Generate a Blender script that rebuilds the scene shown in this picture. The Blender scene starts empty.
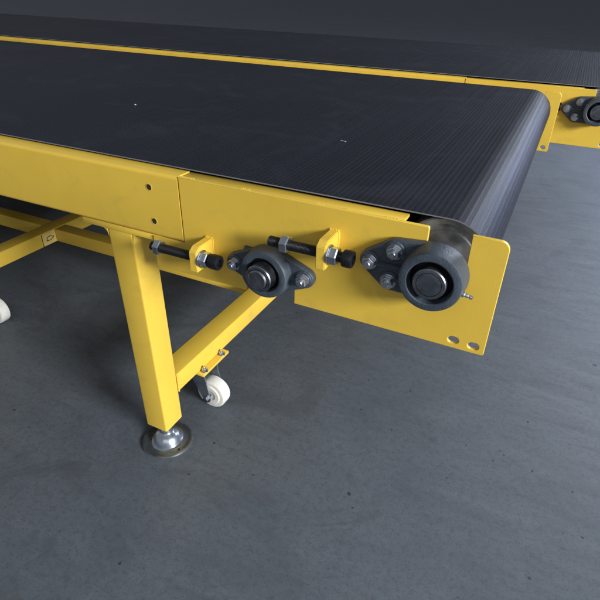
import bpy, bmesh, math, random
from mathutils import Vector, Matrix
random.seed(7)
PI = math.pi
scn = bpy.context.scene
col = scn.collection

# ------------------------------------------------------------------ materials
def new_mat(name):
    m = bpy.data.materials.new(name); m.use_nodes = True
    nt = m.node_tree
    b = nt.nodes['Principled BSDF']
    return m, nt, b

def N(nt, typ, **kw):
    n = nt.nodes.new(typ)
    for k, v in kw.items():
        setattr(n, k, v)
    return n

def noise(nt, coord, scale, detail=4, rough=.55, dist=0.0):
    n = N(nt, 'ShaderNodeTexNoise')
    n.inputs['Scale'].default_value = scale
    n.inputs['Detail'].default_value = detail
    n.inputs['Roughness'].default_value = rough
    n.inputs['Distortion'].default_value = dist
    nt.links.new(coord, n.inputs['Vector'])
    return n.outputs['Fac']

def ramp(nt, fac, stops, interp='LINEAR'):
    r = N(nt, 'ShaderNodeValToRGB'); r.color_ramp.interpolation = interp
    e = r.color_ramp.elements
    while len(e) < len(stops): e.new(.5)
    for el, (p, c) in zip(e, stops):
        el.position = p; el.color = (c[0], c[1], c[2], 1) if not isinstance(c, (int, float)) else (c, c, c, 1)
    nt.links.new(fac, r.inputs['Fac'])
    return r.outputs['Color']

def mix(nt, fac, a, b, blend='MIX'):
    m = N(nt, 'ShaderNodeMix', data_type='RGBA', blend_type=blend)
    for s, v in ((m.inputs[0], fac), (m.inputs[6], a), (m.inputs[7], b)):
        if isinstance(v, (int, float)): s.default_value = v
        elif isinstance(v, tuple): s.default_value = (v[0], v[1], v[2], 1)
        else: nt.links.new(v, s)
    return m.outputs[2]

def math_n(nt, op, a, b=None, c=None):
    m = N(nt, 'ShaderNodeMath', operation=op)
    for i, v in enumerate((a, b, c)):
        if v is None: continue
        if isinstance(v, (int, float)): m.inputs[i].default_value = v
        else: nt.links.new(v, m.inputs[i])
    return m.outputs[0]

def bump(nt, bsdf, height, strength, dist, prev=None):
    b = N(nt, 'ShaderNodeBump')
    b.inputs['Strength'].default_value = strength
    b.inputs['Distance'].default_value = dist
    nt.links.new(height, b.inputs['Height'])
    if prev is not None: nt.links.new(prev, b.inputs['Normal'])
    nt.links.new(b.outputs['Normal'], bsdf.inputs['Normal'])
    return b.outputs['Normal']

def obj_coord(nt):
    return N(nt, 'ShaderNodeTexCoord').outputs['Object']

def mat_yellow():
    m, nt, b = new_mat('yellow_powder_coat')
    c = obj_coord(nt)
    n1 = noise(nt, c, 3.5, 5, .6)
    base = ramp(nt, n1, [(.28, (.69, .455, .056)), (.72, (.80, .53, .068))])
    # handling smudges and dust
    n2 = noise(nt, c, 16, 6, .62, .6)
    sm = ramp(nt, n2, [(.56, 0.0), (.78, .42)])
    base = mix(nt, sm, base, (.45, .31, .07))
    n3 = noise(nt, c, 120, 3, .5)
    sp = ramp(nt, n3, [(.74, 0.0), (.80, .35)])
    base = mix(nt, sp, base, (.32, .22, .05))
    nt.links.new(base, b.inputs['Base Color'])
    ro = ramp(nt, n2, [(.3, .30), (.75, .46)])
    nt.links.new(ro, b.inputs['Roughness'])
    b.inputs['Specular IOR Level'].default_value = .42
    f = noise(nt, c, 420, 2, .5)
    n = bump(nt, b, f, .10, .0012)
    w = noise(nt, c, 9, 2, .5)
    bump(nt, b, w, .10, .006, n)
    return m

def mat_metal(name, colr, rough, metallic=1.0, var=.12, scale=40, bstr=.05):
    m, nt, b = new_mat(name)
    c = obj_coord(nt)
    n = noise(nt, c, scale, 5, .6)
    lo = tuple(v*(1-var*2) for v in colr); hi = tuple(min(1, v*(1+var)) for v in colr)
    nt.links.new(ramp(nt, n, [(.3, lo), (.7, hi)]), b.inputs['Base Color'])
    nt.links.new(ramp(nt, n, [(.3, rough*.8), (.75, min(1, rough*1.35))]), b.inputs['Roughness'])
    b.inputs['Metallic'].default_value = metallic
    bump(nt, b, noise(nt, c, 300, 3, .6), bstr, .001)
    return m

def mat_cast():
    m, nt, b = new_mat('grey_cast_iron_paint')
    c = obj_coord(nt)
    n = noise(nt, c, 30, 5, .6)
    nt.links.new(ramp(nt, n, [(.3, (.040, .052, .070)), (.7, (.062, .078, .100))]), b.inputs['Base Color'])
    b.inputs['Roughness'].default_value = .42
    b.inputs['Specular IOR Level'].default_value = .55
    bump(nt, b, noise(nt, c, 150, 5, .7), .65, .0018)
    return m

def mat_belt():
    m, nt, b = new_mat('black_ribbed_belt')
    uv = N(nt, 'ShaderNodeUVMap'); uv.uv_map = 'run'
    sep = N(nt, 'ShaderNodeSeparateXYZ'); nt.links.new(uv.outputs['UV'], sep.inputs[0])
    u, v = sep.outputs['X'], sep.outputs['Y']
    # transverse ribs, wandering slightly
    comb = N(nt, 'ShaderNodeCombineXYZ')
    nt.links.new(math_n(nt, 'MULTIPLY', u, 120.0), comb.inputs['X'])
    nt.links.new(math_n(nt, 'MULTIPLY', v, 1.3), comb.inputs['Y'])
    streak = noise(nt, comb.outputs[0], 1.0, 3, .55)
    comb2 = N(nt, 'ShaderNodeCombineXYZ')
    nt.links.new(math_n(nt, 'MULTIPLY', u, 1.0), comb2.inputs['X'])
    nt.links.new(math_n(nt, 'MULTIPLY', v, 1.0), comb2.inputs['Y'])
    rib = math_n(nt, 'SINE', math_n(nt, 'MULTIPLY', u, 2*PI/.0085))
    rib = math_n(nt, 'POWER', math_n(nt, 'MULTIPLY_ADD', rib, .5, .5), 2.0)
    row = math_n(nt, 'FLOOR', math_n(nt, 'MULTIPLY', u, 1/.0085))
    dash = math_n(nt, 'SINE', math_n(nt, 'MULTIPLY_ADD', row, 2.3, math_n(nt, 'MULTIPLY', v, 2*PI/.0105)))
    dash = math_n(nt, 'MULTIPLY_ADD', dash, .5, .5)
    rib = math_n(nt, 'MULTIPLY', rib, math_n(nt, 'MULTIPLY_ADD', dash, .5, .5))
    weave_u = math_n(nt, 'SINE', math_n(nt, 'MULTIPLY', u, 2*PI/.0030))
    weave_v = math_n(nt, 'SINE', math_n(nt, 'MULTIPLY', v, 2*PI/.0042))
    weave = math_n(nt, 'MULTIPLY', weave_u, weave_v)
    grain = noise(nt, comb2.outputs[0], 260, 3, .7)
    h = math_n(nt, 'MULTIPLY_ADD', rib, .55, math_n(nt, 'MULTIPLY', streak, .30))
    h = math_n(nt, 'MULTIPLY_ADD', weave, .14, h)
    h = math_n(nt, 'MULTIPLY_ADD', grain, .45, h)
    wear = noise(nt, comb2.outputs[0], 2.2, 5, .6)
    cb = ramp(nt, wear, [(.3, (.0075, .0085, .0125)), (.75, (.0130, .0145, .0205))])
    cb = mix(nt, ramp(nt, streak, [(.35, 0.0), (.7, .35)]), cb, (.022, .024, .034))
    cb = mix(nt, ramp(nt, grain, [(.5, 0.0), (.72, .5)]), cb, (.034, .036, .047))
    cb = mix(nt, math_n(nt, 'MULTIPLY', rib, .42), cb, (.030, .033, .045))
    dust = noise(nt, comb2.outputs[0], 5.5, 7, .68, .8)
    cb = mix(nt, ramp(nt, dust, [(.52, 0.0), (.74, .40)]), cb, (.040, .042, .050))
    lint = noise(nt, comb2.outputs[0], 190, 1, .5)
    cb = mix(nt, ramp(nt, lint, [(.80, 0.0), (.84, .30)]), cb, (.20, .21, .24))
    nt.links.new(cb, b.inputs['Base Color'])
    nt.links.new(ramp(nt, streak, [(.3, .46), (.7, .60)]), b.inputs['Roughness'])
    b.inputs['Specular IOR Level'].default_value = .16
    bump(nt, b, h, .40, .0011)
    return m

PITS = [(-0.2051, 0.0929, .0060), (-0.017, 0.2373, .0026), (0.1594, 0.3505, .0040), (0.2485, 0.3295, .0034), (0.0701, 0.3402, .0032),
        (0.0927, 0.371, .0030), (0.0031, 0.3591, .0030), (0.1337, 0.5177, .0042), (-0.2747, 0.3587, .003), (-0.1782, 0.3244, .003),
        (-0.1775, 0.4925, .0032), (-0.298, 0.4829, .0032), (-0.3695, 0.4784, .0034), (0.2905, 0.868, .007), (-0.5588, 0.08, .0042),
        (-0.5566, -0.0266, .0036), (-0.4223, 0.0391, .003)]

def mat_floor():
    m, nt, b = new_mat('grey_concrete')
    c = obj_coord(nt)
    big = noise(nt, c, .9, 4, .55, .4)
    mid = noise(nt, c, 4.5, 7, .62, .5)
    # trowel streaks: stretched noise
    mp = N(nt, 'ShaderNodeMapping'); nt.links.new(c, mp.inputs['Vector'])
    mp.inputs['Rotation'].default_value = (0, 0, math.radians(-28)); mp.inputs['Scale'].default_value = (1.0, 4.2, 1)
    tro = noise(nt, mp.outputs[0], 5.0, 7, .64, .7)
    fine = noise(nt, c, 70, 6, .7)
    base = ramp(nt, big, [(.3, (0.0808, 0.0957, 0.1161)), (.7, (0.1085, 0.1249, 0.1453))])
    base = mix(nt, .55, base, ramp(nt, mid, [(.28, (0.0632, 0.0750, 0.0916)), (.5, (0.0959, 0.1111, 0.1307)), (.74, (0.1198, 0.1343, 0.1527))]))
    base = mix(nt, ramp(nt, tro, [(.50, 0.0), (.72, .55)]), base, (0.0663, 0.0750, 0.0892))
    base = mix(nt, ramp(nt, tro, [(.26, .45), (.44, 0.0)]), base, (0.1357, 0.1511, 0.1698))
    # warm brownish patches
    wp = noise(nt, c, 2.3, 4, .6, .3)
    base = mix(nt, ramp(nt, wp, [(.54, 0.0), (.72, .45)]), base, (0.0946, 0.0949, 0.1050))
    base = mix(nt, ramp(nt, fine, [(.34, .60), (.52, 0.0)]), base, (0.0599, 0.0688, 0.0807))
    base = mix(nt, ramp(nt, fine, [(.62, 0.0), (.78, .25)]), base, (0.1577, 0.1719, 0.1893))
    grit = noise(nt, c, 210, 4, .7)
    base = mix(nt, ramp(nt, grit, [(.32, .75), (.46, 0.0)]), base, (0.0478, 0.0530, 0.0600))
    base = mix(nt, ramp(nt, grit, [(.64, 0.0), (.76, .35)]), base, (0.1912, 0.2035, 0.2136))
    # pale scuffs, long thin scratches
    mp2 = N(nt, 'ShaderNodeMapping'); nt.links.new(c, mp2.inputs['Vector'])
    mp2.inputs['Rotation'].default_value = (0, 0, math.radians(31)); mp2.inputs['Scale'].default_value = (.9, 26, 1)
    scr = noise(nt, mp2.outputs[0], 2.6, 5, .7, .35)
    msk = noise(nt, c, 1.7, 3, .5)
    scr = math_n(nt, 'MULTIPLY', ramp(nt, scr, [(.66, 0.0), (.71, .45)]), ramp(nt, msk, [(.5, 0.0), (.62, 1.0)]))
    base = mix(nt, scr, base, (0.1816, 0.1941, 0.2044))
    blot2 = noise(nt, c, 3.1, 5, .65, 1.6)
    base = mix(nt, ramp(nt, blot2, [(.56, 0.0), (.63, .48)]), base, (0.0632, 0.0696, 0.0789))
    blot = noise(nt, c, 9.5, 4, .6, 1.6)
    base = mix(nt, ramp(nt, blot, [(.60, 0.0), (.70, .30)]), base, (0.0525, 0.0587, 0.0673))
    wob = N(nt, 'ShaderNodeTexNoise'); wob.inputs['Scale'].default_value = 160; nt.links.new(c, wob.inputs['Vector'])
    wv = N(nt, 'ShaderNodeVectorMath', operation='MULTIPLY_ADD')
    nt.links.new(wob.outputs['Color'], wv.inputs[0]); wv.inputs[1].default_value = (.006, .006, 0); nt.links.new(c, wv.inputs[2])
    sub = N(nt, 'ShaderNodeVectorMath', operation='SUBTRACT'); nt.links.new(wv.outputs[0], sub.inputs[0]); sub.inputs[1].default_value = (.003, .003, 0)
    # pits: sparse voronoi specks + individual ones
    vo = N(nt, 'ShaderNodeTexVoronoi'); vo.voronoi_dimensions = '2D'; vo.inputs['Scale'].default_value = 11.0; nt.links.new(sub.outputs[0], vo.inputs['Vector'])
    sepc = N(nt, 'ShaderNodeSeparateColor'); nt.links.new(vo.outputs['Color'], sepc.inputs[0])
    rad = math_n(nt, 'MULTIPLY', math_n(nt, 'POWER', sepc.outputs[0], 7.0), .036)
    pit = math_n(nt, 'LESS_THAN', vo.outputs['Distance'], rad)
    vo2 = N(nt, 'ShaderNodeTexVoronoi'); vo2.voronoi_dimensions = '2D'; vo2.inputs['Scale'].default_value = 34.0; nt.links.new(sub.outputs[0], vo2.inputs['Vector'])
    sepd = N(nt, 'ShaderNodeSeparateColor'); nt.links.new(vo2.outputs['Color'], sepd.inputs[0])
    rad2 = math_n(nt, 'MULTIPLY', math_n(nt, 'POWER', sepd.outputs[1], 7.0), .065)
    pit = math_n(nt, 'MAXIMUM', pit, math_n(nt, 'MULTIPLY', math_n(nt, 'LESS_THAN', vo2.outputs['Distance'], rad2), .7))
    for (x, y, r) in PITS:
        d = N(nt, 'ShaderNodeVectorMath', operation='DISTANCE'); nt.links.new(sub.outputs[0], d.inputs[0]); d.inputs[1].default_value = (x, y, 0)
        mr = N(nt, 'ShaderNodeMapRange'); nt.links.new(d.outputs['Value'], mr.inputs[0])
        mr.inputs[1].default_value = r*.55; mr.inputs[2].default_value = r*1.05; mr.inputs[3].default_value = 1; mr.inputs[4].default_value = 0
        pit = math_n(nt, 'MAXIMUM', pit, mr.outputs[0])
    base = mix(nt, math_n(nt, 'MULTIPLY', pit, .85), base, (.022, .024, .030))
    nt.links.new(base, b.inputs['Base Color'])
    rr = mix(nt, .5, ramp(nt, mid, [(.3, .50), (.7, .66)]), ramp(nt, tro, [(.3, .48), (.7, .70)]))
    nt.links.new(rr, b.inputs['Roughness'])
    b.inputs['Specular IOR Level'].default_value = .45
    h = math_n(nt, 'MULTIPLY_ADD', fine, .35, mid)
    h = math_n(nt, 'SUBTRACT', h, math_n(nt, 'MULTIPLY', pit, 1.2))
    bump(nt, b, h, .22, .004)
    return m

def mat_plain(name, colr, rough, spec=.5, var=.1, scale=60, bstr=.05):
    m, nt, b = new_mat(name)
    c = obj_coord(nt)
    n = noise(nt, c, scale, 4, .6)
    nt.links.new(ramp(nt, n, [(.3, tuple(v*(1-var) for v in colr)), (.7, tuple(min(1, v*(1+var)) for v in colr))]), b.inputs['Base Color'])
    b.inputs['Roughness'].default_value = rough
    b.inputs['Specular IOR Level'].default_value = spec
    bump(nt, b, noise(nt, c, 250, 3, .6), bstr, .001)
    return m

M = dict(
    yellow=mat_yellow(), belt=mat_belt(), floor=mat_floor(), cast=mat_cast(),
    zinc=mat_metal('zinc_plated_steel', (.55, .58, .63), .30),
    chrome=mat_metal('chromed_steel', (.50, .55, .62), .24, var=.10, metallic=.92, scale=25, bstr=.02),
    steel=mat_metal('dull_rolled_steel', (.46, .47, .49), .48, var=.28, scale=22, bstr=.10),
    shaft=mat_metal('turned_shaft_steel', (.27, .28, .31), .34, var=.2, scale=60, bstr=.08),
    black=mat_plain('black_oxide_steel', (.006, .006, .008), .42, .35),
    seal=mat_plain('black_rubber_seal', (.006, .006, .007), .5, .3),
    nylon=mat_plain('white_nylon', (.74, .72, .65), .38, .5, var=.12, scale=45),
    label=mat_plain('pale_sticker_paper', (.78, .60, .20), .5, .3),
    ink_and_hole_shade=mat_plain('dark_print_and_hole_shade', (.03, .028, .025), .6, .2),  # sticker print, also the painted shade of beam and foot holes
    lint=mat_plain('white_lint', (.42, .42, .43), .9, .1),
    edge=mat_plain('belt_cut_edge', (.17, .17, .19), .8, .2),
)

# ------------------------------------------------------------------ mesh helpers
def link(name, me, mat, parent=None, smooth=True):
    o = bpy.data.objects.new(name, me); col.objects.link(o)
    if not me.materials:
        me.materials.append(mat)
    if parent is not None: o.parent = parent
    if smooth:
        for p in me.polygons: p.use_smooth = True
        try: me.set_sharp_from_angle(angle=math.radians(32))
        except Exception: pass
    return o

def from_bm(name, bm, mat, parent=None, smooth=True):
    bmesh.ops.recalc_face_normals(bm, faces=bm.faces[:])
    me = bpy.data.meshes.new(name); bm.to_mesh(me); bm.free()
    return link(name, me, mat, parent, smooth)

def add_box(bm, x0, x1, y0, y1, z0, z1, bev=0.0, seg=2):
    mt = Matrix.Translation(((x0+x1)/2, (y0+y1)/2, (z0+z1)/2)) @ Matrix.Diagonal((x1-x0, y1-y0, z1-z0, 1))
    t = bmesh.new()
    bmesh.ops.create_cube(t, size=1, matrix=mt)
    if bev: bmesh.ops.bevel(t, geom=t.edges[:], offset=bev, segments=seg, affect='EDGES', profile=.5)
    merge(bm, t)

def merge(bm, t, mat=None):
    me = bpy.data.meshes.new('tmp'); t.to_mesh(me); t.free()
    if mat is not None: me.transform(mat)
    bm.from_mesh(me); bpy.data.meshes.remove(me)

def axis_matrix(origin, axis):
    z = Vector(axis).normalized()
    q = Vector((0, 0, 1)).rotation_difference(z)
    return Matrix.Translation(origin) @ q.to_matrix().to_4x4()

def add_lathe(bm, prof, origin, axis, seg=40, cap=True):
    """prof: list of (radius, height) along axis; closed with end caps when radius > 0."""
    t = bmesh.new(); rings = []
    for r, h in prof:
        if r < 1e-6: rings.append([t.verts.new((0, 0, h))])
        else: rings.append([t.verts.new((r*math.cos(2*PI*i/seg), r*math.sin(2*PI*i/seg), h)) for i in range(seg)])
    for a, b in zip(rings, rings[1:]):
        for i in range(seg):
            j = (i+1) % seg
            if len(a) == 1 and len(b) == 1: continue
            if len(a) == 1: t.faces.new((a[0], b[i], b[j]))
            elif len(b) == 1: t.faces.new((a[i], a[j], b[0]))
            else: t.faces.new((a[i], a[j], b[j], b[i]))
    if cap:
        for rg in (rings[0], rings[-1]):
            if len(rg) > 1: t.faces.new(rg)
    bmesh.ops.recalc_face_normals(t, faces=t.faces[:])
    merge(bm, t, axis_matrix(origin, axis))

def add_hex(bm, af, h, origin, axis, rot=0.0):
    """hexagon nut / bolt head with chamfered corners"""
    R = af/2/math.cos(PI/6); t = bmesh.new()
    seg = 6; rings = []
    for r, z in ((R*.90, 0), (R, h*.13), (R, h*.87), (R*.90, h)):
        rings.append([t.verts.new((r*math.cos(2*PI*i/seg+rot), r*math.sin(2*PI*i/seg+rot), z)) for i in range(seg)])
    for a, b in zip(rings, rings[1:]):
        for i in range(seg): t.faces.new((a[i], a[(i+1) % seg], b[(i+1) % seg], b[i]))
    t.faces.new(rings[0]); t.faces.new(rings[-1])
    bmesh.ops.recalc_face_normals(t, faces=t.faces[:])
    merge(bm, t, axis_matrix(origin, axis))

def curve_plate(outer, holes, thick, bev):
    """flat plate in a local XY plane, centred on z, with real holes and rounded edges"""
    cu = bpy.data.curves.new('tmp_curve', 'CURVE'); cu.dimensions = '2D'; cu.fill_mode = 'BOTH'
    cu.extrude = thick/2-bev; cu.bevel_depth = bev; cu.bevel_resolution = 2; cu.offset = -bev
    for loop in [outer]+holes:
        s = cu.splines.new('POLY'); s.points.add(len(loop)-1)
        for p, (a, b) in zip(s.points, loop): p.co = (a, b, 0, 1)
        s.use_cyclic_u = True
    o = bpy.data.objects.new('tmp_curve', cu); col.objects.link(o)
    dg = bpy.context.evaluated_depsgraph_get(); dg.update()
    me = bpy.data.meshes.new_from_object(o.evaluated_get(dg))
    bpy.data.objects.remove(o); bpy.data.curves.remove(cu)
    me.materials.clear()
    return me

XZ = Matrix(((1, 0, 0, 0), (0, 0, -1, 0), (0, 1, 0, 0), (0, 0, 0, 1)))   # local xy -> world xz, local z -> -y

def plate_xz(bm, outer, holes, y0, y1, bev=.001):
    me = curve_plate(outer, holes, y1-y0, bev)
    me.transform(Matrix.Translation((0, (y0+y1)/2, 0)) @ XZ)
    bm.from_mesh(me); bpy.data.meshes.remove(me)

def circ(cx, cz, r, n=28, sx=1.0):
    return [(cx+r*sx*math.cos(2*PI*i/n), cz+r*math.sin(2*PI*i/n)) for i in range(n)]

def slot(cx, cz, r, half, n=12):
    return [(cx+half+r*math.cos(a), cz+r*math.sin(a)) for a in [-PI/2+PI*i/n for i in range(n+1)]] + \
           [(cx-half+r*math.cos(a), cz+r*math.sin(a)) for a in [PI/2+PI*i/n for i in range(n+1)]]

def fillet(cx, cz, r, a0, a1, n=8):
    return [(cx+r*math.cos(math.radians(a0+(a1-a0)*i/n)), cz+r*math.sin(math.radians(a0+(a1-a0)*i/n))) for i in range(n+1)]

def hull(circles, n=40):
    """convex outline round a set of circles"""
    pts = []
    for cx, cz, r in circles: pts += circ(cx, cz, r, n)
    pts = sorted(set(pts))
    def half(ps):
        h = []
        for p in ps:
            while len(h) > 1 and (h[-1][0]-h[-2][0])*(p[1]-h[-2][1])-(h[-1][1]-h[-2][1])*(p[0]-h[-2][0]) <= 0: h.pop()
            h.append(p)
        return h
    return half(pts)[:-1]+half(pts[::-1])[:-1]

def prism_x(bm, prof, x0, x1):
    """extrude a closed (y,z) profile along x"""
    t = bmesh.new()
    a = [t.verts.new((x0, y, z)) for y, z in prof]; b = [t.verts.new((x1, y, z)) for y, z in prof]
    n = len(prof)
    for i in range(n): t.faces.new((a[i], a[(i+1) % n], b[(i+1) % n], b[i]))
    fa = t.faces.new(a); fb = t.faces.new(b)
    bmesh.ops.recalc_face_normals(t, faces=t.faces[:])
    bmesh.ops.triangulate(t, faces=[fa, fb])
    merge(bm, t)

def channel(z0, z1, depth, t, r):
    """C channel profile (y,z), web on y=0, open towards +y, rounded bends"""
    o, i = [], []
    o.append((depth, z0))
    o += [(r+r*math.cos(a), z0+r+r*math.sin(a)) for a in [-PI/2-PI/2*k/6 for k in range(7)]]
    o += [(r+r*math.cos(a), z1-r+r*math.sin(a)) for a in [PI-PI/2*k/6 for k in range(7)]]
    o.append((depth, z1))
    ri = r-t
    i.append((depth, z1-t))
    i += [(r+ri*math.cos(a), z1-r+ri*math.sin(a)) for a in [PI/2+PI/2*k/6 for k in range(7)]]
    i += [(r+ri*math.cos(a), z0+r+ri*math.sin(a)) for a in [PI+PI/2*k/6 for k in range(7)]]
    i.append((depth, z0+t))
    return o+i

def weld(bm, a, b, r, step=.0014):
    """bead of overlapping weld ripples along a-b"""
    a, b = Vector(a), Vector(b); n = max(2, int((b-a).length/step))
    for k in range(n+1):
        t = bmesh.new()
        rr = r*random.uniform(.85, 1.2)
        bmesh.ops.create_icosphere(t, subdivisions=1, radius=rr, matrix=Matrix.Translation(a.lerp(b, k/n)))
        merge(bm, t)

def empty(name, loc, label, cat, group=None):
    o = bpy.data.objects.new(name, None); col.objects.link(o); o.location = loc
    o.empty_display_size = .1
    o['label'] = label; o['category'] = cat
    if group: o['group'] = group
    return o

# ------------------------------------------------------------------ dimensions (metres)
W = 1.2                    # overall width across the frame
ZT, ZB, ZBB = .7065, .528, .589
L = -6.0                   # far end of the run
XS = -.517                 # seam between side beam and end plate
PUL = (-.085, .6465)        # end pulley axis (x, z)
RB = .0655
SNUB = (-.344, .5855)

def build_conveyor(label, group):
    root = empty('belt_conveyor', (0, 0, 0), label, 'conveyor', group)

    # ---- belt : one loop round the end pulley, over the snub roller
    prof = []
    th = .0020
    n_top = 24
    for k in range(n_top): prof.append((L+(PUL[0]-L)*k/n_top, PUL[1]+RB))
    for k in range(41):
        a = PI/2-(PI*.93)*k/40
        prof.append((PUL[0]+RB*math.cos(a), PUL[1]+RB*math.sin(a)))
    prof += [(SNUB[0]+.03, SNUB[1]+.032), (SNUB[0]-.01, SNUB[1]+.034), (SNUB[0]-.08, SNUB[1]+.036), (L, SNUB[1]+.036)]
    bm = bmesh.new(); uvl = bm.loops.layers.uv.new('run')
    y0, y1 = .030, 1.170
    acc = [0.0]
    for a, b in zip(prof, prof[1:]): acc.append(acc[-1]+math.dist(a, b))
    def nrm(i):
        a = prof[max(0, i-1)]; b = prof[min(len(prof)-1, i+1)]
        d = Vector((b[0]-a[0], b[1]-a[1])).normalized(); return (-d.y, d.x)
    outer, inner = [], []
    for i, (x, z) in enumerate(prof):
        nx, nz = nrm(i)
        outer.append([bm.verts.new((x, y, z)) for y in (y0, y1)])
        inner.append([bm.verts.new((x-nx*th, y, z-nz*th)) for y in (y0, y1)])
    def quad(vs, uvs, mi=0):
        f = bm.faces.new(vs); f.material_index = mi
        for lp, t in zip(f.loops, uvs): lp[uvl].uv = t
    for i in range(len(prof)-1):
        a, b = acc[i], acc[i+1]
        quad((outer[i][0], outer[i+1][0], outer[i+1][1], outer[i][1]), ((a, y0), (b, y0), (b, y1), (a, y1)))
        quad((inner[i][0], inner[i+1][0], inner[i+1][1], inner[i][1]), ((a, y0), (b, y0), (b, y1), (a, y1)))
        for s, y in ((0, y0), (1, y1)):
            quad((outer[i][s], outer[i+1][s], inner[i+1][s], inner[i][s]), ((a, y), (b, y), (b, y), (a, y)), 1)
    bmesh.ops.recalc_face_normals(bm, faces=bm.faces[:])
    me = bpy.data.meshes.new('belt'); bm.to_mesh(me); bm.free()
    me.materials.append(M['belt']); me.materials.append(M['edge'])
    link('belt', me, M['belt'], root)

    # slider bed under the top run
    bm = bmesh.new(); add_box(bm, L, -.17, .034, 1.166, .694, .7035)
    from_bm('slider_bed', bm, M['steel'], root)

    # ---- end pulley and snub roller
    bm = bmesh.new()
    rp = RB-th-.0005
    add_lathe(bm, [(.020, -.006), (.020, 0), (.044, 0), (.046, .004), (.052, .004), (.054, 0), (rp-.002, 0), (rp, .002), (rp, 1.128), (rp-.002, 1.13), (.02, 1.13), (.02, 1.136)],
              (PUL[0], .036, PUL[1]), (0, 1, 0), 72)
    pul = from_bm('end_pulley', bm, M['steel'], root)
    bm = bmesh.new()
    add_lathe(bm, [(.0165, 0), (.0165, 1.30)], (PUL[0], -.046, PUL[1]), (0, 1, 0), 32)
    from_bm('shaft', bm, M['shaft'], pul)
    bm = bmesh.new()
    add_lathe(bm, [(.028, 0), (.030, .002), (.030, 1.126), (.028, 1.128)], (SNUB[0], .036, SNUB[1]), (0, 1, 0), 40)
    sn = from_bm('snub_roller', bm, M['steel'], root)
    bm = bmesh.new()
    add_lathe(bm, [(.0145, 0), (.0165, .002), (.0165, 1.28)], (SNUB[0], -.050, SNUB[1]), (0, 1, 0), 32)
    from_bm('shaft', bm, M['shaft'], sn)

    # ---- side frames
    def side_beam():
        bm = bmesh.new()
        prism_x(bm, channel(ZBB, ZT, .036, .004, .0065), L, XS-.0025)
        return bm
    def end_plate():
        r = .013
        o = [(-.586, ZB), (-.397, ZB), (-.397, .607)] + fillet(-.391, .607, .006, 180, 90, 4) + fillet(-.3094, .607, .006, 90, 0, 4) + [(-.3034, ZB)]
        o += fillet(-.004, ZB+.004, .004, -90, 0, 4)
        o += fillet(-r, ZT-r, r, 0, 90, 8)
        o += [(-.0478, ZT), (-.0478, .632)] + fillet(-.062, .618, .0142, 0, -90, 4) + fillet(-.090, .618, .0142, -90, -180, 4)
        o += fillet(-.1072, ZT-.003, .003, 0, 90, 3)
        o += [(XS, ZT), (XS, ZBB-.0008), (-.586, ZBB-.0008)]
        h = [slot(-.0449, .5417, .0058, .0022), slot(-.0161, .5402, .0058, .0022)]
        for bx_, bz_ in ((-.177, .645), (-.143, .668), (-.147, .621)): h.append(circ(bx_, bz_, .004, 10))
        bm = bmesh.new()
        plate_xz(bm, o, h, 0, .006, .0010)
        # bent flange welded behind the top edge
        add_box(bm, XS, -.141, .0058, .0365, ZT-.0062, ZT-.0012, .0012)
        for xa, xb in ((-.515, -.49), (-.40, -.385), (-.272, -.262), (-.226, -.218), (-.165, -.15)):
            weld(bm, (xa, .0062, ZT-.0008), (xb, .0062, ZT-.0008), .0016)
        return bm
    bb = from_bm('side_beam', side_beam(), M['yellow'], root)
    # bolt holes of the side beam: raised rims, dark discs painted in as the shade inside
    for hx, hz in ((-.5804, .679), (-.5786, .6177)):
        bm = bmesh.new()
        add_lathe(bm, [(.0058, .0), (.0064, .0005), (.0054, .0007), (.0052, .0002)], (hx, 0, hz), (0, -1, 0), 24, cap=False)
        h = from_bm('bolt_hole', bm, M['yellow'], bb)
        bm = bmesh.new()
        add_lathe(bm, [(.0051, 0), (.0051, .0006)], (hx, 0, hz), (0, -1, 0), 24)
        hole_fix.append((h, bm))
    ep = from_bm('end_plate', end_plate(), M['yellow'], root)
    for f, nm in ((side_beam, 'side_beam'), (end_plate, 'end_plate')):
        bm = f()
        bmesh.ops.transform(bm, matrix=Matrix.Translation((0, W, 0)) @ Matrix.Diagonal((1, -1, 1, 1)), verts=bm.verts[:])
        from_bm(nm, bm, M['yellow'], root)

    # ---- bearings
    def housing(name, c, bolts, dep, parent, rs=1.0):
        cx, cz = c
        bm = bmesh.new()
        fl = [(cx, cz, .043*rs)]+[(a, b, .0165) for a, b in bolts]
        plate_xz(bm, hull(fl), [circ(cx, cz, .0245, 32)], -.0135, -.0004, .0025)
        for a, b in bolts:    # bolt bosses
            add_lathe(bm, [(.0145, 0), (.0145, .0145), (.0135, .0155), (.005, .0155)], (a, -.0004, b), (0, -1, 0), 24)
        for a, b in bolts:    # rib from boss towards the ring
            d = Vector((cx-a, 0, cz-b)); ln = d.length-.036
            t = bmesh.new()
            bmesh.ops.create_cube(t, size=1, matrix=Matrix.Diagonal((max(.01, ln), .012, .006, 1)))
            bmesh.ops.bevel(t, geom=t.edges[:], offset=.0018, segments=2, affect='EDGES')
            ang = math.atan2(d.z, d.x); u = d.normalized()
            merge(bm, t, Matrix.Translation((a+u.x*(ln/2+.006), -.0145, b+u.z*(ln/2+.006))) @ Matrix.Rotation(-ang, 4, 'Y'))
        # ring
        add_lathe(bm, [(r_*rs, h_*dep) for r_, h_ in [(.0455, .010), (.0450, .016), (.0435, .030), (.0430, .0385), (.0415, .0420), (.0385, .0430), (.0325, .0430), (.0310, .0420), (.0300, .034), (.0285, .026)]],
                  (cx, 0, cz), (0, -1, 0), 64, cap=False)
        b = from_bm(name, bm, M['cast'], parent)
        bm = bmesh.new()      # seal set back in the bore
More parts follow.
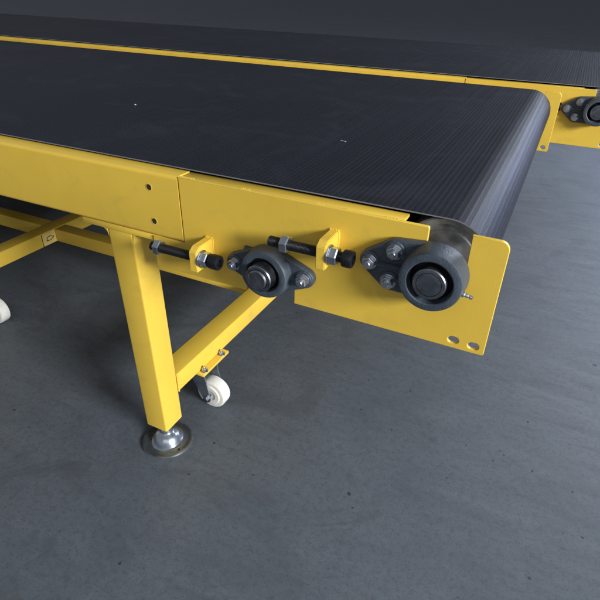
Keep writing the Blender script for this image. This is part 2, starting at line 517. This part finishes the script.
        add_lathe(bm, [(.0300*rs, .030*dep), (.0255*rs, .0325*dep), (.0215*rs, .031*dep)], (cx, 0, cz), (0, -1, 0), 48, cap=False)
        from_bm('bearing_seal', bm, M['seal'], b)
        bm = bmesh.new()      # inner ring and set screw
        add_lathe(bm, [(.0225, .024), (.0225, .0445), (.0212, .0462), (.0172, .0462), (.0170, .040)], (cx, 0, cz), (0, -1, 0), 48, cap=False)
        from_bm('inner_ring', bm, M['shaft'], b)
        for a, bz in bolts:
            bm = bmesh.new()
            add_lathe(bm, [(.0115, .0155), (.0118, .0165), (.0115, .0178)], (a, 0, bz), (0, -1, 0), 28)
            add_hex(bm, .0165, .0080, (a, -.0178, bz), (0, -1, 0), random.uniform(0, 1))
            add_lathe(bm, [(.0050, .020), (.0050, .0292), (.0042, .0302), (0, .0302)], (a, 0, bz), (0, -1, 0), 16)
            from_bm('bolt', bm, M['zinc'], b)
        # grease nipple on the flank of the ring
        return b
    b1 = housing('flange_bearing', PUL, [(-.177, .645), (-.143, .668), (-.147, .621)], 1.0, root)
    bm = bmesh.new()
    add_lathe(bm, [(.0042, 0), (.0042, .004), (.0030, .005), (.0030, .008), (.0020, .010), (.0030, .012), (.0026, .015), (0, .016)],
              (PUL[0]+.041, -.026, PUL[1]-.012), (1, -.15, -.12), 14)
    from_bm('grease_nipple', bm, M['zinc'], b1)
    housing('flange_bearing', SNUB, [(SNUB[0]-.062, SNUB[1]-.001), (SNUB[0]+.063, SNUB[1]+.001)], .74, root, .95)

    # ---- belt tensioners : block, threaded rod, nuts, head
    def tensioner(xl, xb0, xb1, xn, xh0, xh1, z, y=-.036):
        bm = bmesh.new()
        c = .007
        o = [(-.049, z-.021), (.0, z-.021), (.0, z+.022), (-.045+c, z+.022), (-.049, z+.022-c)]
        t = bmesh.new()
        a = [t.verts.new((xb0, p, q)) for p, q in o]; b = [t.verts.new((xb1, p, q)) for p, q in o]
        for i in range(5): t.faces.new((a[i], a[(i+1) % 5], b[(i+1) % 5], b[i]))
        t.faces.new(a); t.faces.new(b)
        bmesh.ops.recalc_face_normals(t, faces=t.faces[:])
        bmesh.ops.bevel(t, geom=t.edges[:], offset=.0012, segments=2, affect='EDGES')
        merge(bm, t)
        weld(bm, (xb1+.0005, -.0012, z-.019), (xb1+.0005, -.0012, z+.020), .0018)
        weld(bm, (xb0+.001, -.0012, z+.0225), (xb1-.001, -.0012, z+.0225), .0018)
        blk = from_bm('tensioner_block', bm, M['yellow'], root)
        bm = bmesh.new()
        prof = []
        ln = xh0-xl; n = int(ln/.0010)
        for k in range(n+1): prof.append((.0080 if k % 2 else .00735, ln*k/n))
        add_lathe(bm, [(.006, -.001)]+prof, (xl, y, z), (1, 0, 0), 24)
        from_bm('threaded_rod', bm, M['black'], blk)
        bm = bmesh.new()
        add_lathe(bm, [(.0105, 0), (.0125, .0012), (.0128, .0035), (.0128, xh1-xh0-.003), (.0118, xh1-xh0-.0008), (.0100, xh1-xh0), (.0066, xh1-xh0), (.0062, xh1-xh0-.006), (0, xh1-xh0-.006)], (xh0, y, z), (1, 0, 0), 32)
        from_bm('bolt_head', bm, M['black'], blk)
        bm = bmesh.new()
        add_lathe(bm, [(.0085, 0), (.0148, 0), (.0150, .001), (.0148, .0022), (.0085, .0022)], (xb1+.0004, y, z), (1, 0, 0), 32)
        add_hex(bm, .0235, .0125, (xb1+.0027, y, z), (1, 0, 0), .3)
        from_bm('lock_nut', bm, M['zinc'], blk)
        bm = bmesh.new()
        add_hex(bm, .0235, .0125, (xn, y, z), (1, 0, 0), .12)
        from_bm('lock_nut', bm, M['zinc'], blk)
    tensioner(-.559, -.471, -.4565, -.550, -.4385, -.4200, .590)
    tensioner(-.3275, -.2465, -.232, -.307, -.2095, -.194, .6515)

    # ---- leg frames
    def leg(y0, x0, far=False):
        bm = bmesh.new()
        t = bmesh.new()
        bmesh.ops.create_cube(t, size=1, matrix=Matrix.Translation((.03, .03, (.071+.5765)/2)) @ Matrix.Diagonal((.06, .06, .5765-.071, 1)))
        ed = [e for e in t.edges if abs(e.verts[0].co.z-e.verts[1].co.z) > .1]
        bmesh.ops.bevel(t, geom=ed, offset=.0045, segments=4, affect='EDGES', profile=.5)
        for v in t.verts:
            v.co.x += -.007*(v.co.z-.071)/.5
        merge(bm, t, Matrix.Translation((x0, y0, 0)))
        lg = from_bm('leg', bm, M['yellow'], root)
        bm = bmesh.new()   # mounting plate with curved gussets, under the beam
        add_box(bm, x0-.066, x0+.125, y0-.001, y0+.06, .5768, ZBB-.0006, .0012)
        for s in (-1, 1):
            cx = (x0-.007-.016) if s < 0 else (x0+.053+.016)
            o = fillet(cx, .5608, .016, 90, 0 if s < 0 else 180, 8) + [(x0-.007 if s < 0 else x0+.053, .5768)]
            plate_xz(bm, o, [], y0+.0006, y0+.0066, .0005)
        from_bm('mounting_plate', bm, M['yellow'], lg)
        bm = bmesh.new()   # levelling foot
        c = (x0+.03, y0+.03, 0)
        add_lathe(bm, [(.055, 0), (.0595, .0008), (.0612, .003), (.0605, .0062), (.0575, .0070), (.0530, .0062), (.0400, .0068), (.0370, .0085), (.0345, .0150), (.0300, .0245), (.0230, .0320), (.0170, .0350), (.0150, .0380), (.0145, .044)],
                  c, (0, 0, 1), 72)
        add_hex(bm, .026, .012, (c[0], c[1], .044), (0, 0, 1), .4)
        add_lathe(bm, [(.0085, .05), (.0085, .080)], c, (0, 0, 1), 20)
        ft = from_bm('levelling_foot', bm, M['chrome'], lg)
        bm = bmesh.new()
        add_lathe(bm, [(.0034, .0062), (.0034, .0072)], (c[0]+.046, c[1]-.016, 0), (0, 0, 1), 16)  # dark disc on the foot, painted shade in place of a drilled hole
        hole_extra.append((bm, lg))
        return lg
    def caster(x, y, parent, swing=0.0):
        # x: outer face of plate, y: centre ; mounting plate is part of the caster
        bm = bmesh.new()
        zt = .1500
        add_box(bm, x-.075, x, y-.060, y+.052, zt-.0085, zt-.0008, .0010)
        cs = from_bm('caster', bm, M['yellow'], parent)
        for dy in (-.046, .030):
            bm = bmesh.new()
            add_lathe(bm, [(.0088, 0), (.0092, .0008), (.0088, .0018)], (x-.0075, y+dy, zt-.0008), (0, 0, 1), 20)
            add_hex(bm, .0135, .0068, (x-.0075, y+dy, zt+.0010), (0, 0, 1), .5+dy)
            add_lathe(bm, [(.0038, 0), (.0038, .012), (.0030, .013), (0, .013)], (x-.0075, y+dy, zt), (0, 0, 1), 14)
            from_bm('bolt', bm, M['zinc'], cs)
        R = .0430; xc = x-.0195+swing; wv = .0165
        bm = bmesh.new()      # fork: two tapered cheeks and a crown
        for s in (-1, 1):
            yy = y+(-.0330 if s < 0 else .0235)
            o = [(xc-.062-swing, zt-.009), (xc-.004-swing, zt-.009), (xc+.0125, R+.002)] + fillet(xc, R, .0125, 0, -180, 10) + [(xc-.0125, R+.002)]
            plate_xz(bm, o, [], yy-.0019, yy+.0019, .0006)
        add_box(bm, xc-.062-swing, xc-.004-swing, y-.0349, y+.0254, zt-.0105, zt-.0078, .0005)
        fk = from_bm('fork', bm, M['zinc'], cs)
        bm = bmesh.new()
        add_lathe(bm, [(.006, 0), (.0135, 0), (.0150, -.002), (.0170, -.0035), (.0270, -.0035), (.0300, -.0010), (R-.004, .0000), (R-.001, .0025), (R, .006),
                       (R, 2*wv-.006), (R-.001, 2*wv-.0025), (R-.004, 2*wv), (.030, 2*wv+.001), (.027, 2*wv+.0035), (.017, 2*wv+.0035), (.015, 2*wv+.002), (.006, 2*wv)][::1],
                  (xc, y-wv, R), (0, 1, 0), 56)
        from_bm('wheel', bm, M['nylon'], cs)
        bm = bmesh.new()
        add_lathe(bm, [(.004, 0), (.004, .072)], (xc, y-.042, R), (0, 1, 0), 16)
        add_hex(bm, .0150, .007, (xc, y-.0349, R), (0, -1, 0), .2)
        add_hex(bm, .0125, .005, (xc, y+.0254, R), (0, 1, 0), .2)
        from_bm('axle_bolt', bm, M['shaft'], cs)
    xs = [-.694, -1.590, -2.486]
    for k, x0 in enumerate(xs):
        leg(.004, x0); leg(W-.064, x0)
        bm = bmesh.new()
        add_box(bm, x0, x0+.06, .064, W-.064, .150, .2005, .0035, 3)
        # weld fillets where it meets the legs
        weld(bm, (x0+.0600, .0640, .152), (x0+.0600, .0640, .199), .0022)
        weld(bm, (x0+.002, .0640, .2005), (x0+.058, .0640, .2005), .0020)
        cb = from_bm('crossbar', bm, M['yellow'], root)
        caster(x0+.0765, .200, root, 0.0 if k == 0 else .046)
        caster(x0+.0765, W-.200, root)
        xa = x0-.896+.06 if k < len(xs)-1 else x0-.6
        bm = bmesh.new()
        add_box(bm, xa, x0, .515, .566, .1502, .1985, .0035, 3)
        from_bm('tie_rail', bm, M['yellow'], root)
        if k == 1:
            xf = x0+.06
            bm = bmesh.new(); add_box(bm, xf+.0001, xf+.0009, .4560, .5135, .1535, .1965)
            st = from_bm('sticker', bm, M['label'], cb)
            bm = bmesh.new()
            def stroke(p, q, w=.0022):
                a = Vector((0, p[0], p[1])); b = Vector((0, q[0], q[1])); d = (b-a)
                t = bmesh.new(); bmesh.ops.create_cube(t, size=1, matrix=Matrix.Diagonal((.0008, d.length+w*.6, w, 1)))
                merge(bm, t, Matrix.Translation((xf+.0013, (a.y+b.y)/2, (a.z+b.z)/2)) @ Matrix.Rotation(math.atan2(d.z, d.y), 4, 'X'))
            P = [(.474, .168), (.477, .180), (.490, .182), (.506, .175), (.492, .167)]
            for a, b in zip(P, P[1:]+P[:1]): stroke(a, b)
            stroke((.4565, .1535), (.4565, .1965), .002)
            from_bm('sticker_mark', bm, M['ink_and_hole_shade'], st)
    return root

hole_fix, hole_extra = [], []
near = build_conveyor('yellow conveyor in the foreground with wide black belt, leg, round foot and white caster', None)
for h, bm in hole_fix: from_bm('hole_shadow', bm, M['ink_and_hole_shade'], h)
for i, (bm, lg) in enumerate(hole_extra): from_bm('foot_hole_shade', bm, M['ink_and_hole_shade'], lg)

# ---- the second conveyor: a copy of the first with copies of its parts and sub-parts
def copy_tree(o, parent=None):
    c = o.copy(); col.objects.link(c)
    if parent is not None: c.parent = parent
    for ch in list(o.children): copy_tree(ch, c)
    return c
far = copy_tree(near)
far.location = (.200, 1.345, -.005)
far['label'] = 'second yellow conveyor standing behind, only its side plate and bearing showing at upper right'
near['group'] = far['group'] = 'belt conveyors side by side'

# ---- white speck on the belt
bm = bmesh.new()
bmesh.ops.create_icosphere(bm, subdivisions=2, radius=.0022, matrix=Matrix.Diagonal((1.3, 1, .6, 1)))
for v in bm.verts: v.co *= random.uniform(.8, 1.2)
sp = from_bm('lint_speck', bm, M['lint'])
sp.location = (-.934, .375, .7127)
sp['label'] = 'tiny white speck of lint lying on the black belt'; sp['category'] = 'speck'

bm = bmesh.new()
for k in range(9):
    t = bmesh.new(); bmesh.ops.create_icosphere(t, subdivisions=1, radius=.0008, matrix=Matrix.Translation((.0013*k, .0008*math.sin(k*.7), 0)))
    merge(bm, t)
th_ = from_bm('lint_thread', bm, M['lint'])
th_.location = (-.364, .321, .7126)
th_['label'] = 'short pale thread of lint lying flat near the middle of the black belt'; th_['category'] = 'thread'

# ------------------------------------------------------------------ floor
bm = bmesh.new()
bmesh.ops.create_grid(bm, x_segments=8, y_segments=8, size=60)
fl = from_bm('floor', bm, M['floor'], smooth=False)
fl['kind'] = 'structure'

# ------------------------------------------------------------------ light
def area(name, loc, target, sx, sy, power, colr):
    l = bpy.data.lights.new(name, 'AREA'); l.shape = 'RECTANGLE'; l.size = sx; l.size_y = sy; l.energy = power; l.color = colr
    o = bpy.data.objects.new(name, l); col.objects.link(o); o.location = loc
    d = Vector(target)-Vector(loc); o.rotation_euler = d.to_track_quat('-Z', 'Y').to_euler()
    return o
area('window_light', (8.2, -2.75, 3.55), (-.5, .1, .3), 3.1, 1.9, 1560, (.95, .98, 1.0))
area('door_light', (2.4, 7.5, 1.5), (0, .6, .6), 2.4, 2.2, 105, (.48, .60, 1.0))
area('back_floor_fill', (1.9, 4.6, 2.8), (.8, 3.4, 0), 1.6, 1.6, 150, (.86, .92, 1.0))  # added fill to brighten the floor at back right, no actual fitting
area('front_fill', (.8, -3.4, 2.4), (-.3, .2, .5), 3.0, 2.0, 14, (1.0, .98, .95))  # added weak fill from the camera side for the front faces

w = bpy.data.worlds.new('World'); scn.world = w; w.use_nodes = True
nt = w.node_tree; bg = nt.nodes['Background']
tc = N(nt, 'ShaderNodeTexCoord'); sx = N(nt, 'ShaderNodeSeparateXYZ'); nt.links.new(tc.outputs['Generated'], sx.inputs[0])
r = N(nt, 'ShaderNodeValToRGB'); e = r.color_ramp.elements
mr = N(nt, 'ShaderNodeMapRange'); nt.links.new(sx.outputs['Z'], mr.inputs[0]); mr.inputs[1].default_value = -1; mr.inputs[2].default_value = 1
nt.links.new(mr.outputs[0], r.inputs['Fac'])
e[0].position = .45; e[0].color = (.12, .135, .16, 1); e[1].position = 1.0; e[1].color = (.28, .30, .33, 1)
e.new(.56).color = (.27, .295, .335, 1)
my = N(nt, 'ShaderNodeMapRange'); nt.links.new(sx.outputs['Y'], my.inputs[0])
my.inputs[1].default_value = .05; my.inputs[2].default_value = .85; my.inputs[3].default_value = 1.0; my.inputs[4].default_value = .30
dim = mix(nt, 1.0, r.outputs['Color'], my.outputs[0], 'MULTIPLY')
nt.links.new(dim, bg.inputs['Color']); bg.inputs['Strength'].default_value = .86

# ------------------------------------------------------------------ camera
cam = bpy.data.cameras.new('camera'); co = bpy.data.objects.new('camera', cam); col.objects.link(co)
cam.sensor_width = 36; cam.lens = 518.267/600*36; cam.clip_start = .02; cam.clip_end = 300
Rv = Vector((0.8967308544463188, 0.4421664621504582, 0.019041912543708784))
Uv = Vector((-0.2471892994336852, 0.46469267211133647, 0.8502694694810051))
Fv = Vector((-0.3671120059729166, 0.7671698248988769, -0.5260030749293847))
co.matrix_world = Matrix(((Rv.x, Uv.x, -Fv.x, .01777847), (Rv.y, Uv.y, -Fv.y, -.64849829), (Rv.z, Uv.z, -Fv.z, .98261849), (0, 0, 0, 1)))
scn.camera = co
scn.view_settings.view_transform = 'Standard'; scn.view_settings.look = 'None'; scn.view_settings.exposure = 0
